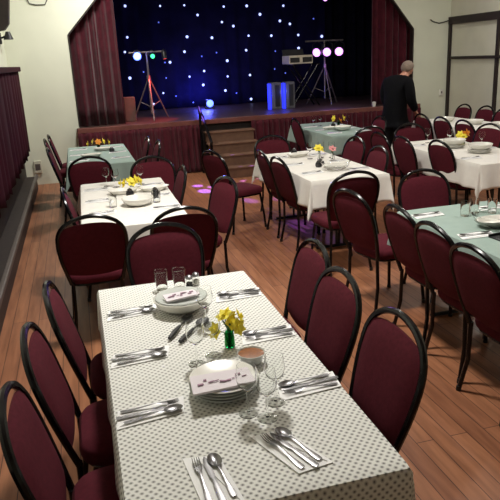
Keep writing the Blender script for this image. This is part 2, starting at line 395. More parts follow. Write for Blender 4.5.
point((1.13, 11.25, 1.98), 2.2, (.15, .2, 1))
bx = MB().box(-.10, .10, -.12, .12, 0, .42).build('speaker_cabinet', M['brownbox'], smooth=False, bevel=.01); bx.location = (.93, 11.62, ST)
tag(bx, 'small brown cabinet on the stage beside the left curtain', 'cabinet')
# blue floor effect light
ef = empty('floor_effect_light', (2.71, 13.2, ST), 0, 'blue effect light glowing on the stage floor in front of the star cloth', 'stage light')
MB().box(-.10, .10, -.06, .08, 0, .05).build('foot', M['plastic'], ef, smooth=False, bevel=.006)
MB().lathe([(.07, 0), (.085, .06), (.07, .13), (.03, .15)], (0, .01, .05), 16).build('housing', M['plastic'], ef)
MB().ell((0, -.07, .11), .075, .03, .075).build('lens', M['lblue'], ef)
point((2.62, 13.55, 1.22), 26, (.08, .1, 1), .05)
point((2.62, 12.9, 1.05), 10, (.1, .12, 1), .04)
# two floor speakers with blue light
def cab(x, w, label):
    t = empty('floor_speaker', (x, 12.0, ST), 0, label, 'speaker')
    MB().box(-w, w, -.12, .14, 0, .50).build('cabinet', M['greybox'], t, smooth=False, bevel=.012)
    MB().box(-w*.35, w*.55, -.13, -.118, .05, .45).build('grille', M['plastic'], t, smooth=False)
    MB().box(-w-.055, -w-.012, -.10, .0, .0, .48).build('light_strip', M['bstrip'], t, smooth=False)['label'] = 'glowing blue strip'
    return t
cab(3.78, .10, 'grey upright cabinet with a blue light strip, left of the pair on the stage')
cab(4.06, .09, 'pale-edged upright cabinet with a blue light strip, right of the pair on the stage')
point((3.6, 11.8, 1.2), 1.2, (.1, .12, 1)); point((3.92, 11.8, 1.2), 1.2, (.1, .12, 1))
# DJ desk
kx = empty('keyboard_stand', (4.40, 12.1, ST), 0, 'black crossed-leg stand carrying the silver mixing desk', 'stand')
for s in (-1, 1):
    MB().tube([(-.28*s, -.15, .015), (.26*s, -.15, .80)], .016).build('leg', M['black'], kx)
    MB().tube([(-.28*s, .15, .015), (.26*s, .15, .80)], .016).build('leg', M['black'], kx)
    MB().tube([(-.26*s, -.2, .80), (-.26*s, .2, .80)], .018).build('arm', M['black'], kx)
dj = empty('mixing_desk', (4.29, 12.1, ST+.82), 0, 'silver mixing desk with an open lid on the crossed-leg stand', 'mixer')
MB().box(-.24, .24, -.22, .22, 0, .16).build('case', M['mixer'], dj, smooth=False, bevel=.012)
MB().box(-.22, -.03, -.225, -.218, .03, .12).build('front_panel', M['plastic'], dj, smooth=False)
MB().box(.03, .22, -.225, -.218, .03, .12).build('front_panel', M['plastic'], dj, smooth=False)
for x in (-.13, .13): MB().lathe([(.09, .15), (.09, .163), (0, .163)], (x, 0, 0), 20).build('platter', M['plastic'], dj)
MB().obox((0, .25, .21), (1, 0, 0), (0, .4, 1), (0, 1, -.4), .22, .07, .01).build('lid', M['plastic'], dj, smooth=False, bevel=.004)
stand('lighting_stand', (4.90, 12.2, ST), 1.23, 'tripod lighting stand with a crossbar at the right of the stage', .38, M['metal'], .40, leg=.6)
for k, (x, t_) in enumerate(((4.72, 'left'), (4.93, 'middle'), (5.18, 'right'))):
    par((x, 12.12, 1.90), -.75+.15*k, .18, M['lpurple'], 'purple-white stage light on the right stand, %s of the three' % t_, r=.088, L=.12, hang=.20)
spot((4.9, 11.9, 1.9), (4.6, 8, .5), 14, (.6, .25, 1), 1.6, 1)
point((4.95, 12.0, 1.62), 2.2, (.55, .25, 1))
tl = par((5.05, 12.5, 2.92), -.3, .3, M['lpurple'], 'small purple stage light hanging high above the right stand', r=.05)
MB().tube([(0, 0, .1), (0, 0, 1.68)], .006, 6).build('hanging_rod', M['plastic'], tl)
# cup on the stage edge
pp = MB().lathe([(.03, 0), (.038, .09), (.034, .09), (.027, .006), (0, .006)], (0, 0, 0), 16).build('paper_cup', M['china'])
pp.location = (5.33, 10.86, ST); tag(pp, 'small white cup standing on the stage edge by the right curtain', 'cup')
# coloured patches thrown on the floor by the stage lights
for tx, ty, rr in ((1.68, 9.5, .06), (1.71, 9.05, .08), (2.47, 9.5, .07), (2.70, 9.7, .09), (2.14, 8.1, .07), (2.5, 8.0, .06), (2.42, 6.35, .16), (1.86, 9.3, .05)):
    src = Vector((1.46, 11.15, 1.9)); d = (Vector((tx, ty, 0))-src).length
    spot(src, (tx, ty, 0), 2200, (.30, .14, 1), 2*math.atan(rr*1.5/d), .5)

# ------------------------------------------------------------ chairs
def back_half(z):   # half width of the back outline at height z
    pts = [(.42, .175), (.50, .194), (.60, .215), (.70, .226), (.78, .222), (.83, .203), (.87, .168), (.90, .114), (.915, .060), (.92, 0)]
    for (a, wa), (b, wb_) in zip(pts, pts[1:]):
        if a <= z <= b: return wa+(wb_-wa)*(z-a)/(b-a)
    return .180
def back_y(z): return -.20-.14*((z-.42)/.5)
def make_chair():
    t = empty('banquet_chair', (0, 0, 0), 0, 'maroon chair', 'chair')
    # back arch
    pts = []
    zs = [.42, .50, .60, .70, .78, .83, .87, .90, .915]
    for z in zs: pts.append((-back_half(z), back_y(z), z))
    pts.append((0, back_y(.92), .922))
    for z in reversed(zs): pts.append((back_half(z), back_y(z), z))
    sm = []
    for i in range(len(pts)-1):
        p0 = Vector(pts[max(i-1, 0)]); p1 = Vector(pts[i]); p2 = Vector(pts[i+1]); p3 = Vector(pts[min(i+2, len(pts)-1)])
        for k in range(3):
            u = k/3; sm.append(.5*((2*p1)+(p2-p0)*u+(2*p0-5*p1+4*p2-p3)*u*u+(3*p1-p0-3*p2+p3)*u**3))
    sm.append(Vector(pts[-1]))
    MB().tube(sm, .0142, 8).build('back_frame', M['black'], t)
    # back pad
    nz, nx = 14, 12; zb = .475; vs = []; fs = []
    def top(u): return .872-.018*u*u-.012*abs(u)**8
    for side in (1, -1):
        for j in range(nz+1):
            for i in range(nx+1):
                u = -1+2*i/nx
                z = zb+.03*(u*u)*.8+(top(u)-zb-.024*u*u)*(j/nz)
                hw = max(.02, back_half(min(z, .87))-.004)
                e = (1-abs(u)**5)*(1-abs(2*j/nz-1)**6)
                x = u*hw
                vs.append((x, back_y(z)+side*(.004+.019*e), z))
    N = (nz+1)*(nx+1)
    for j in range(nz):
        for i in range(nx):
            a = j*(nx+1)+i; fs.append((a, a+1, a+nx+2, a+nx+1)); fs.append((N+a, N+a+nx+1, N+a+nx+2, N+a+1))
    bd = [i for i in range(nx+1)]+[j*(nx+1)+nx for j in range(1, nz+1)]+[nz*(nx+1)+i for i in range(nx-1, -1, -1)]+[j*(nx+1) for j in range(nz-1, 0, -1)]
    for k in range(len(bd)): a, b = bd[k], bd[(k+1) % len(bd)]; fs.append((a, a+N, b+N, b))
    MB().add(vs, fs).build('backrest', M['fabric'], t)
    # seat: rounded trapezoid cushion
    out = []
    for k in range(32):
        a = 2*PI*k/32; c, s = math.cos(a), math.sin(a)
        x = abs(c)**.45*math.copysign(1, c); y = abs(s)**.45*math.copysign(1, s)
        out.append((x*(.218+.015*y), y*.215+.015))
    vs = []; fs = []
    for sc_, z in ((.9, .405), (.97, .412), (1.0, .435), (.985, .46), (.93, .475), (.6, .487), (.2, .492)):
        vs += [(x*sc_, y*sc_, z) for x, y in out]
    for r in range(6):
        for k in range(32): fs.append((r*32+k, r*32+(k+1) % 32, (r+1)*32+(k+1) % 32, (r+1)*32+k))
    fs += [tuple(range(31, -1, -1)), tuple(6*32+k for k in range(32))]
    MB().add(vs, fs).build('seat', M['fabric'], t)
    ring = [(x*.88, y*.88, .398) for x, y in out]; ring.append(ring[0])
    MB().tube(ring, .010, 6, cap=False).build('seat_frame', M['black'], t)
    for s in (-1, 1):
        MB().tube([(s*.17, .18, .40), (s*.19, .205, .20), (s*.205, .22, .006)], .0130).build('leg', M['black'], t)
        MB().lathe([(.014, 0), (.016, .004), (.014, .03)], (s*.205, .22, 0), 10).build('foot_glide', M['plastic'], t.children[-1] if 0 else [c for c in t.children if c.name.startswith('leg')][-1])
        MB().tube([(s*.165, -.20, .43), (s*.175, -.20, .20), (s*.195, -.235, .006)], .0130).build('leg', M['black'], t)
        MB().lathe([(.014, 0), (.016, .004), (.014, .03)], (s*.195, -.235, 0), 10).build('foot_glide', M['plastic'], [c for c in t.children if c.name.startswith('leg')][-1])
    return t
chair = make_chair()
G1 = 'chairs at the dotted-cloth table'
def CH(x, y, deg, label, group):   # x,y: seat centre; deg: the way the sitter faces (0 = towards the stage)
    place(chair, (x, y, 0), math.radians(-deg), label, group)
g = 'chairs round the near dotted-cloth table'
CH(.11, 2.83, 90, 'maroon chair left of the dotted-cloth table, farthest away of its three', g)
CH(.05, 2.33, 91, 'maroon chair on the left of the dotted-cloth table, middle of its three', g)
CH(.02, 1.84, 90, 'maroon chair on the left of the dotted-cloth table, nearest the viewer', g)
CH(.80, 2.97, -90, 'maroon chair right of the dotted-cloth table, farthest away of its three', g)
CH(.74, 2.48, -91, 'maroon chair on the right of the dotted-cloth table, middle of its three', g)
CH(.74, 1.95, -90, 'maroon chair on the right of the dotted-cloth table, nearest the viewer', g)
CH(.42, 3.39, 180, 'maroon chair at the far end of the dotted-cloth table behind the two tumblers', g)
g = 'chairs round the white table behind the dotted-cloth table'
CH(.0, 4.50, 0, 'maroon chair with its dark back at the near left of the second left table', g)
CH(.62, 4.45, 0, 'maroon chair with its dark back at the near right of the second left table', g)
CH(.15, 5.25, 90, 'maroon chair at the left side of the second left table, mostly hidden', g)
CH(.70, 6.29, 180, 'maroon chair facing the viewer at the far end of the second left table', g)
CH(.57, 5.83, -90, 'maroon chair close in on the right side of the second left table', g)
CH(.82, 4.98, -104, 'maroon chair turned out from the right side of the second left table', g)
CH(1.66, 6.80, 68, 'maroon chair standing alone in the aisle in front of the stage steps', g)
g = 'chairs round the pale teal table at the back left'
CH(.07, 7.36, 0, 'maroon chair at the near end of the back left teal table', g)
CH(-.13, 9.20, 90, 'maroon chair seen edge-on left of the back left teal table, middle of its three', g)
CH(-.10, 9.75, 90, 'maroon chair seen edge-on left of the back left teal table, nearest the stage', g)
CH(-.06, 8.12, 90, 'maroon chair seen edge-on left of the back left teal table, nearest the viewer', g)
CH(.55, 8.55, -90, 'maroon chair on the right of the back left teal table, nearer the stage', g)
CH(.62, 8.00, -90, 'maroon chair on the right of the back left teal table, nearer the viewer', g)
g = 'chairs round the middle white table'
CH(2.16, 6.38, 90, 'maroon chair on the left of the middle white table, nearer the stage', g)
CH(2.17, 5.88, 84, 'maroon chair on the left of the middle white table, nearer the viewer', g)
CH(2.17, 5.08, 0, 'maroon chair with an open arched back at the near end of the middle white table', g)
CH(2.30, 7.20, 180, 'maroon chair facing the viewer at the far end of the middle white table', g)
CH(2.78, 6.75, -96, 'maroon chair on the right of the middle white table, nearer the stage', g)
CH(2.66, 5.95, -90, 'maroon chair on the right of the middle white table, nearer the viewer', g)
g = 'chairs round the pale teal table at the back middle'
CH(3.70, 7.96, 0, 'dark-looking maroon chair at the near end of the back middle teal table', g)
CH(3.58, 9.35, 90, 'maroon chair on the left of the back middle teal table', g)
CH(4.10, 8.80, -90, 'maroon chair on the right of the back middle teal table, in front of the person', g)
g = 'chairs round the near right teal table'
CH(2.14, 4.16, 78, 'maroon chair leaning left at the far left corner of the near right teal table', g)
CH(2.22, 3.50, 90, 'maroon chair left of the near right teal table, farthest of its row', g)
CH(2.19, 3.04, 90, 'maroon chair left of the near right teal table, middle of its row', g)
CH(2.14, 2.58, 90, 'maroon chair on the left of the near right teal table, nearest the viewer', g)
CH(2.66, 4.20, 180, 'maroon chair facing the viewer at the far end of the near right teal table', g)
g = 'chairs round the white table at the right'
CH(4.02, 5.98, 88, 'maroon open-arched chair left of the right white table, nearest the viewer', g)
CH(3.86, 6.50, 88, 'maroon chair on the left of the right white table, middle of its three', g)
CH(3.82, 7.00, 88, 'maroon chair on the left of the right white table, nearest the person', g)
CH(4.24, 7.26, 180, 'maroon chair facing the viewer at the far end of the right white table', g)
CH(4.67, 6.85, -100, 'maroon chair on the far side of the right white table, behind its flowers', g)
CH(4.62, 5.15, 0, 'maroon chair at the near end of the right white table, cut by the photo edge', g)
g = 'chairs round the farthest white table by the timber wall'
CH(5.36, 8.65, 90, 'maroon chair on the left of the farthest white table, nearest the person', g)
CH(5.33, 8.05, 90, 'maroon chair on the left of the farthest white table, middle of its three', g)
CH(5.33, 7.50, 90, 'maroon chair on the left of the farthest white table, nearest the viewer', g)
CH(6.08, 9.60, -90, 'maroon chair against the timber wall, standing apart left of the other two', g)
CH(6.12, 9.05, -90, 'maroon chair against the timber wall, middle of the three', g)
CH(6.08, 8.52, -90, 'maroon chair against the timber wall, nearest the right edge of the photo', g)

# ------------------------------------------------------------ tables and cloths
def table(cx, y0, label, clothlabel, m, W=.78, L=1.83, over=.24, rz=0, fl=.13, seed=1):
    cy = y0+L/2
    t = empty('trestle_table', (cx, cy, 0), rz, label, 'table', 'rectangular banquet tables')
    MB().box(-W/2+.006, W/2-.006, -L/2+.006, L/2-.006, .71, .742).build('tabletop', M['tabletop'], t, smooth=False, bevel=.006)
    for s in (-1, 1):
        for q in (-1, 1):
            MB().tube([(q*.04, s*(L/2-.26), .71), (q*.04, s*(L/2-.26), .03)], .013).build('leg', M['plastic'], t)
        MB().tube([(-.26, s*(L/2-.26), .016), (.26, s*(L/2-.26), .016)], .014).build('foot_bar', M['plastic'], t)
    rr = random.Random(seed); p = [rr.uniform(0, 6) for _ in range(8)]
    nx, ny = 56, 96; A, B = W/2+over, L/2+over; r = .018
    vs = []; uvs = []; fs = []
    for j in range(ny+1):
        for i in range(nx+1):
            x = -A+2*A*i/nx; y = -B+2*B*j/ny
            ex, ey = max(-W/2, min(W/2, x)), max(-L/2, min(L/2, y))
            dx, dy = x-ex, y-ey; d = math.hypot(dx, dy)
            z = .750
            if d < 1e-9: q = (x, y, z+.0008*math.sin(x*21+p[0])*math.sin(y*17+p[1]))
            else:
                nx_, ny_ = dx/d, dy/d; s = ex*7+ey*7
                corner = abs(nx_*ny_)*2
                a = math.atan2(ny_, nx_)
                rip = (.010+.016*corner)*math.sin((ex*17+ey*15)+p[2]+a*5)*min(1, d/over)
                rip += .008*math.sin(ex*31-ey*27+p[3])*min(1, d/over)
                outw = (.012*min(1, d/.02)+fl*max(0, d-.02)*(1+.3*corner)+rip*min(1, fl*9))
                drop = d*(.975) if d > .02 else d*.6
                q = (ex+nx_*outw, ey+ny_*outw, z-drop)
            vs.append(q); uvs.append((x+5, y+5))
    for j in range(ny):
        for i in range(nx): a = j*(nx+1)+i; fs.append((a, a+1, a+nx+2, a+nx+1))
    c = MB().add(vs, fs).build('tablecloth', m, None, uvs=uvs)
    sl = c.modifiers.new('s', 'SOLIDIFY'); sl.thickness = .003; sl.offset = -1
    c.location = (cx, cy, 0); c.rotation_euler = (0, 0, rz); tag(c, clothlabel, 'tablecloth', 'cloths on the banquet tables')
table(.39, 1.35, 'nearest trestle table, under the dotted cloth', 'off-white tablecloth with small dark dots on the nearest table', M['dotted'], over=.22, fl=.04, seed=1)
table(.34, 4.52, 'second trestle table on the left, under a white cloth', 'white tablecloth on the second table on the left', M['white'], rz=-.012, over=.23, seed=2)
table(.22, 7.62, 'back left trestle table under a pale teal cloth', 'pale teal tablecloth on the back left table by the stage', M['teal'], over=.23, seed=3)
table(2.41, 5.38, 'middle trestle table by the aisle, under a white cloth', 'white tablecloth with hanging points on the middle table by the aisle', M['white'], over=.27, seed=4)
table(3.82, 8.30, 'back middle trestle table just below the stage', 'pale teal tablecloth on the back middle table just below the stage', M['teal'], W=.74, over=.27, seed=5)
table(2.56, 2.17, 'near right trestle table cut by the photo edge', 'pale teal tablecloth on the near right table cut by the photo edge', M['teal'], W=.80, over=.24, seed=6)
table(4.18, 5.36, 'right trestle table under a white cloth with flowers', 'white tablecloth on the right table with yellow and orange flowers', M['white'], over=.26, seed=7)
table(5.70, 7.55, 'farthest trestle table near the timber-framed wall', 'white tablecloth on the farthest table near the timber-framed wall', M['white'], W=.76, over=.26, seed=8)

# ------------------------------------------------------------ tableware
TZ = .7515
def napkin_mesh(printed=False):
    b = MB(); b.add([(-.12, -.058, 0), (.105, -.045, 0), (.13, .058, 0), (-.10, .052, 0), (-.12, -.058, .0022), (.105, -.045, .003), (.13, .058, .0022), (-.10, .052, .0035)],
                    [(3, 2, 1, 0), (4, 5, 6, 7), (0, 1, 5, 4), (1, 2, 6, 5), (2, 3, 7, 6), (3, 0, 4, 7)])
    b.add([(-.108, -.046, .003), (.10, -.028, .0038), (.11, .02, .0035), (-.108, -.046, .005), (.10, -.028, .0058), (.11, .02, .0052)], [(0, 2, 1), (3, 4, 5), (0, 1, 4, 3), (1, 2, 5, 4), (2, 0, 3, 5)])
    o = b.build('paper_napkin', M['napkin'], smooth=False); tag(o, 'napkin', 'napkin'); return o
def strip(pts, name):   # pts: (x, halfwidth, z), along x; thin plate
    b = MB(); vs = []; fs = []
    for x, hw, z in pts: vs += [(x, -hw, z), (x, 0, z+.0012), (x, hw, z), (x, 0, z-.0012)]
    for i in range(len(pts)-1):
        for k in range(4): fs.append((i*4+k, i*4+(k+1) % 4, (i+1)*4+(k+1) % 4, (i+1)*4+k))
    fs += [(3, 2, 1, 0), tuple((len(pts)-1)*4+k for k in range(4))]
    b.add(vs, fs); return b
HND = [(-.098, .006, .003), (-.09, .009, .003), (-.07, .0085, .003), (-.03, .0050, .005), (.01, .0036, .009), (.03, .0045, .009)]
def fork_mesh():
    b = strip(HND+[(.045, .0105, .006), (.062, .0125, .004)], 'fork')
    for k in range(4):
        y = (k-1.5)*.0068; b.tube([(.060, y, .004), (.08, y, .0035), (.10, y*.95, .008)], [.0018, .0018, .001], 5)
    o = b.build('fork', M['steel']); tag(o, 'fork', 'fork'); return o
def spoon_mesh():
    b = strip(HND+[(.040, .006, .007)], 'spoon')
    n = 14
    vs = []; fs = []
    for s_ in (1, .82):
        for j in range(5):
            rr = j/4
            for k in range(n):
                a = 2*PI*k/n; vs.append((.070+.033*rr*math.cos(a), .0205*rr*math.sin(a), (.0085-.0075*(1-rr*rr) if s_ == 1 else .0093-.0072*(1-rr*rr))))
    for s0 in (0, 5*n):
        for j in range(4):
            for k in range(n): fs.append((s0+j*n+k, s0+j*n+(k+1) % n, s0+(j+1)*n+(k+1) % n, s0+(j+1)*n+k))
    for k in range(n): fs.append((4*n+k, 4*n+(k+1) % n, 9*n+(k+1) % n, 9*n+k))
    b.add(vs, fs); o = b.build('spoon', M['steel']); tag(o, 'spoon', 'spoon'); return o
def knife_mesh():
    b = strip([(-.11, .007, .004), (-.10, .0095, .004), (-.03, .0075, .004), (0, .005, .004), (.01, .0085, .003), (.07, .010, .003), (.095, .007, .003), (.108, .001, .003)], 'knife')
    o = b.build('knife', M['steel']); tag(o, 'knife', 'knife'); return o
napkin, fork, spoon, knife = napkin_mesh(), fork_mesh(), spoon_mesh(), knife_mesh()
def setting(x, y, deg, where, g, full=True, two=True):
    # deg: direction the heads point, 0 = +x
    a = math.radians(deg); c, s = math.cos(a), math.sin(a)
    def at(u, v): return (x+c*u-s*v, y+s*u+c*v)
    px, py = at(-.005, 0)
    place(napkin, (px, py, TZ), a, 'folded white paper napkin '+where, 'napkins '+g)
    z = TZ+.005
    j = R_.uniform(-.05, .05)
    px, py = at(0, .029); place(fork, (px, py, z), a+j-.05, 'stainless fork on the napkin '+where, 'forks '+g)
    px, py = at(-.008, -.002); place(knife, (px, py, z), a+j, 'stainless knife on the napkin '+where, 'knives '+g)
    if full:
        px, py = at(.0, -.030); place(spoon, (px, py, z), a-j*.6+.06, 'stainless spoon on the napkin '+where, 'spoons '+g)
D = 'of the dotted-cloth table'
g = 'on the dotted-cloth table'
setting(.14, 2.79, 3, 'at the far left place '+D, g)
setting(.13, 2.31, 2, 'at the middle left place '+D, g)
setting(.12, 1.88, 5, 'at the near left place '+D, g)
setting(.66, 2.82, 181, 'at the far right place '+D, g)
setting(.66, 2.325, 182, 'at the middle right place '+D, g)
setting(.67, 1.865, 184, 'at the near right place '+D, g)
setting(.24, 1.47, 93, 'at the left of the near end '+D, g)
setting(.49, 1.53, 109, 'at the right of the near end '+D, g)
def row(x0, x1, ys, name, g, names):
    for k, y in enumerate(ys):
        setting(x0, y, R_.uniform(-6, 6), 'at the %s left place %s' % (names[k], name), g, full=False)
        setting(x1, y, 180+R_.uniform(-6, 6), 'at the %s right place %s' % (names[k], name), g, full=False)
N3 = ('near', 'middle', 'far')
row(.10, .60, (4.95, 5.45, 5.98), 'of the second left table', 'on the second left table', N3)
row(-.03, .47, (8.0, 8.55, 9.1), 'of the back left teal table', 'on the back left teal table', N3)
row(2.17, 2.66, (5.75, 6.3, 6.85), 'of the middle white table', 'on the middle white table', N3)
row(2.29, 2.80, (2.80, 3.235, 3.80), 'of the near right teal table', 'on the near right teal table', N3)
row(3.92, 4.45, (5.7, 6.2, 6.8), 'of the right white table', 'on the right white table', N3)
row(3.60, 4.04, (8.6, 9.1, 9.6), 'of the back middle teal table', 'on the back middle teal table', N3)

def plate_mesh(m, r=.125, n='dinner_plate', cat='plate'):
    o = MB().lathe([(r*.55, 0), (r*.6, .003), (r*.95, .016), (r, .019), (r*.97, .021), (r*.62, .008), (.0, .006)], (0, 0, 0), 32).build(n, m); return tag(o, 'plate', cat)
def bowl_mesh(m, r=.13, h=.06, n='serving_bowl'):
    o = MB().lathe([(r*.5, 0), (r*.6, .004), (r*.9, h*.5), (r, h), (r*.97, h+.003), (r*.93, h), (r*.83, h*.5), (r*.5, .01), (0, .008)], (0, 0, 0), 36).build(n, m); return tag(o, 'bowl', 'bowl')
def tumbler_mesh():
    o = MB().lathe([(.026, 0), (.028, .002), (.035, .10), (.0335, .10), (.0265, .008), (0, .008)], (0, 0, 0), 24).build('tumbler', M['glass']); return tag(o, 't', 'glass')
def wine_mesh():
    o = MB().lathe([(.033, 0), (.033, .002), (.006, .006), (.004, .02), (.004, .08), (.012, .088), (.030, .105), (.036, .13), (.031, .175), (.0298, .175), (.0345, .13), (.028, .106), (.01, .092), (0, .091)], (0, 0, 0), 24).build('wine_glass', M['glass']); return tag(o, 'w', 'glass')
tumbler, wine = tumbler_mesh(), wine_mesh()
plate = plate_mesh(M['china']); gplate = plate_mesh(M['pressed'], .122, 'glass_plate'); bowl = bowl_mesh(M['china']); gbowl = bowl_mesh(M['glass'], .15, .08, 'glass_bowl')
oval = tag(MB().lathe([(.06, 0), (.075, .003), (.10, .035), (.105, .037), (.098, .037), (.07, .008), (0, .007)], (0, 0, 0), 32, sx=1.35, sy=.85).build('oval_dish', M['china']), 'o', 'dish')
# near table, far dish: bowl holding a stack of plates and a napkin
place(bowl, (.368, 2.75, TZ), 0, 'round white serving dish near the two tumblers on the dotted-cloth table')
place(gplate, (.368, 2.75, TZ+.047), 0, 'clear glass plate resting in the white serving dish on the dotted-cloth table')
def printed(loc, rz, label, w=.11, d=.065, cols=('a',)):
    t = empty('folded_napkin', loc, rz, label, 'napkin')
    MB().add([(-w, -d, 0), (w, -d*.8, .002), (w*.96, d, .0), (-w*.95, d*.8, .004), (-w, -d, .007), (w, -d*.8, .010), (w*.96, d, .007), (-w*.95, d*.8, .011)],
             [(3, 2, 1, 0), (4, 5, 6, 7), (0, 1, 5, 4), (1, 2, 6, 5), (2, 3, 7, 6), (3, 0, 4, 7)]).build('paper', M['print_'], t, smooth=False)
    mo = MB()
    for k in range(9):
        u = -w*.7+w*1.4*k/8; mo.obox((u, R_.uniform(-.3, .3)*d, .0115), (1, R_.uniform(-.4, .4), 0), (0, 1, 0), (0, 0, 1), R_.uniform(.004, .011), R_.uniform(.0015, .005), .0012)
    mo.build('printed_motif', MOT, t, smooth=False)['label'] = 'dusky printed motif'
    return t
MOT = mat('napkin_print', (150, 118, 136), .8, noise=.4, nscale=60)
printed((.365, 2.74, TZ+.066), .15, 'folded printed napkin on the glass plate in the far serving dish', .08, .045)
# second dish stack
for k in range(3): place(gplate, (.385, 1.945, TZ+.011*k), .2*k, 'clear glass plate in the near stack on the dotted-cloth table, %s' % ('bottom one', 'middle one', 'top one')[k], 'stacked glass plates on the dotted-cloth table')
oo = place(oval, (.60, 5.68, TZ), .1, 'oval white dish at the right edge of the second left table')
pt = plate_mesh(M['china'], .122, 'dinner_plate'); pt.location = (.385, 1.945, TZ+.034); pt['label'] = 'white plate on top of the near stack of glass plates'
printed((.37, 1.90, TZ+.056), -.03, 'folded napkin with reddish print lying over the near white plate')
# serving utensils with black handles
def server_mesh(slotted):
    t = empty('serving_spoon', (0, 0, 0), 0, 's', 'serving spoon')
    MB().tube([(-.13, 0, .010), (-.08, 0, .013), (-.01, 0, .012)], [.008, .011, .007], 8).build('handle', M['plastic'], t)['label'] = 'black handle'
    MB().tube([(-.012, 0, .012), (.05, 0, .008)], .004, 6).build('shaft', M['steel'], t)
    b = MB(); n = 14; vs = []; fs = []
    for j in range(5):
        for k in range(n):
            a = 2*PI*k/n; q = j/4; vs.append((.085+.042*q*math.cos(a), .026*q*math.sin(a), .012-.010*(1-q*q)))
    for j in range(4):
        for k in range(n): fs.append((j*n+k, j*n+(k+1) % n, (j+1)*n+(k+1) % n, (j+1)*n+k))
    b.add(vs, fs).build('bowl', M['plastic' if slotted else 'steel'], t, solid=.002)
    return t
sv = server_mesh(False); sv.location = (.325, 2.53, TZ+.001); sv.rotation_euler = (0, 0, math.radians(60))
sv['label'] = 'black-handled steel serving spoon lying between the far dish and the flowers'
sv2 = server_mesh(True); sv2.location = (.375, 2.475, TZ+.001); sv2.rotation_euler = (0, 0, math.radians(53))
sv2['label'] = 'all-black serving spoon lying beside the steel one, nearer the flowers'
# tumblers, shakers
place(tumbler, (.315, 3.05, TZ), 0, 'clear tumbler at the far end of the dotted-cloth table, left of two', 'tumblers on the dotted-cloth table')
place(tumbler, (.405, 3.04, TZ), 0, 'clear tumbler at the far end of the dotted-cloth table, right of two', 'tumblers on the dotted-cloth table')
def shaker(loc, label, m):
    t = empty('shaker', loc, 0, label, 'shaker')
    MB().lathe([(.018, 0), (.02, .01), (.017, .045), (.016, .045), (.018, .01), (0, .004)], (0, 0, 0), 16).build('jar', M['glass'], t)
    MB().lathe([(.016, .0045), (.0155, .025), (0, .026)], (0, 0, 0), 14).build('filling', m, t)
    MB().lathe([(.018, .045), (.018, .058), (.01, .064), (0, .065)], (0, 0, 0), 16).build('cap', M['steel'], t)
shaker((.455, 3.03, TZ), 'small glass pepper shaker by the far tumblers on the dotted-cloth table', M['plastic'])
shaker((.495, 3.06, TZ), 'small glass salt shaker by the far tumblers on the dotted-cloth table', M['china'])
for x, y, l in ((.475, 1.715, 'clear wine glass between the near stack and the near right napkin, front one'), (.53, 1.80, 'clear wine glass between the near stack and the near right napkin, right one'),
                (.425, 1.765, 'clear wine glass close behind the front one by the near glass stack'),
                (.33, 2.17, 'clear wine glass behind the near stack of glass plates, left one'), (.405, 2.22, 'clear wine glass behind the near stack of glass plates, right one'),
                (.44, 2.52, 'clear wine glass just behind the yellow flowers on the dotted-cloth table')):
    place(wine, (x, y, TZ), 0, l, 'wine glasses on the dotted-cloth table')
# ramekin
rk = empty('sauce_bowl', (.53, 2.105, TZ), 0, 'small glass bowl of brown sauce beside the green vase', 'bowl')
MB().lathe([(.030, 0), (.034, .003), (.048, .045), (.046, .046), (.031, .006), (0, .005)], (0, 0, 0), 24).build('bowl', M['pressed'], rk)
MB().lathe([(.030, .0065), (.0440, .040), (.03, .042), (0, .043)], (0, 0, 0), 24).build('sauce', M['sauce'], rk)
rk.scale = (1.12, 1.12, 1)
def vase(loc, label, heads, m=None, glassm='green', h=.07, r=.022, sc_=1, seed=1):
    t = empty('flower_vase', loc, 0, label, 'vase of flowers')
    MB().lathe([(r*.8, 0), (r, .006), (r*.9, h*.7), (r*.75, h), (r*.68, h), (r*.8, h*.7), (r*.85, .01), (0, .008)], (0, 0, 0), 18).build('vase', M[glassm], t)
    rr = random.Random(seed)
    for (dx, dy, dz, cm) in heads:
        MB().tube([(dx*.1, dy*.1, .012), (dx*.4, dy*.4, h), (dx, dy, dz)], .0022, 5).build('stem', M['stem'], t)
        f = MB(); c = Vector((dx, dy, dz)); rot0 = rr.uniform(0, 1)
        nrm = Vector((dx*3, dy*3-.05, .06)).normalized(); u = nrm.cross(Vector((0, 0, 1))).normalized(); v = nrm.cross(u)
        for k in range(6):
            a = rot0+k*PI/3; d = u*math.cos(a)+v*math.sin(a); w_ = nrm.cross(d)
            L = .040*sc_; b0 = c; p1 = c+d*L*.55+nrm*.004; 
            f.add([b0+w_*.003, p1+w_*.015*sc_, c+d*L+nrm*.009, p1-w_*.015*sc_, b0-w_*.003, p1+nrm*.004, b0-nrm*.003, p1-nrm*.002],
                  [(0, 1, 5), (1, 2, 5), (2, 3, 5), (3, 4, 5), (4, 0, 5), (0, 7, 1), (1, 7, 2), (2, 7, 3), (3, 7, 4), (4, 7, 0)])
        f.tube([c, c+nrm*.008*sc_, c+nrm*.018*sc_], [.006*sc_, .009*sc_, .012*sc_], 9)
        f.build('flower_head', M[cm], t, smooth=False)
    for k in range(3):
        a = k*2.1+.5; MB().add([(0, 0, h*.9), (.012*math.cos(a+1), .012*math.sin(a+1), h*1.35), (.03*math.cos(a), .03*math.sin(a), h*1.7), (.012*math.cos(a-1), .012*math.sin(a-1), h*1.35)], [(0, 1, 2, 3)]).build('leaf', M['stem'], t, solid=.001)
    return t
vase((.485, 2.27, TZ), 'small green glass vase of yellow daffodils on the dotted-cloth table', [(-.055, -.01, .085, 'yellow'), (.012, -.004, .105, 'yellow'), (-.012, .012, .135, 'yellow'), (.045, .01, .12, 'yellow'), (.008, .035, .125, 'yellow'), (.03, -.03, .095, 'yellow')])
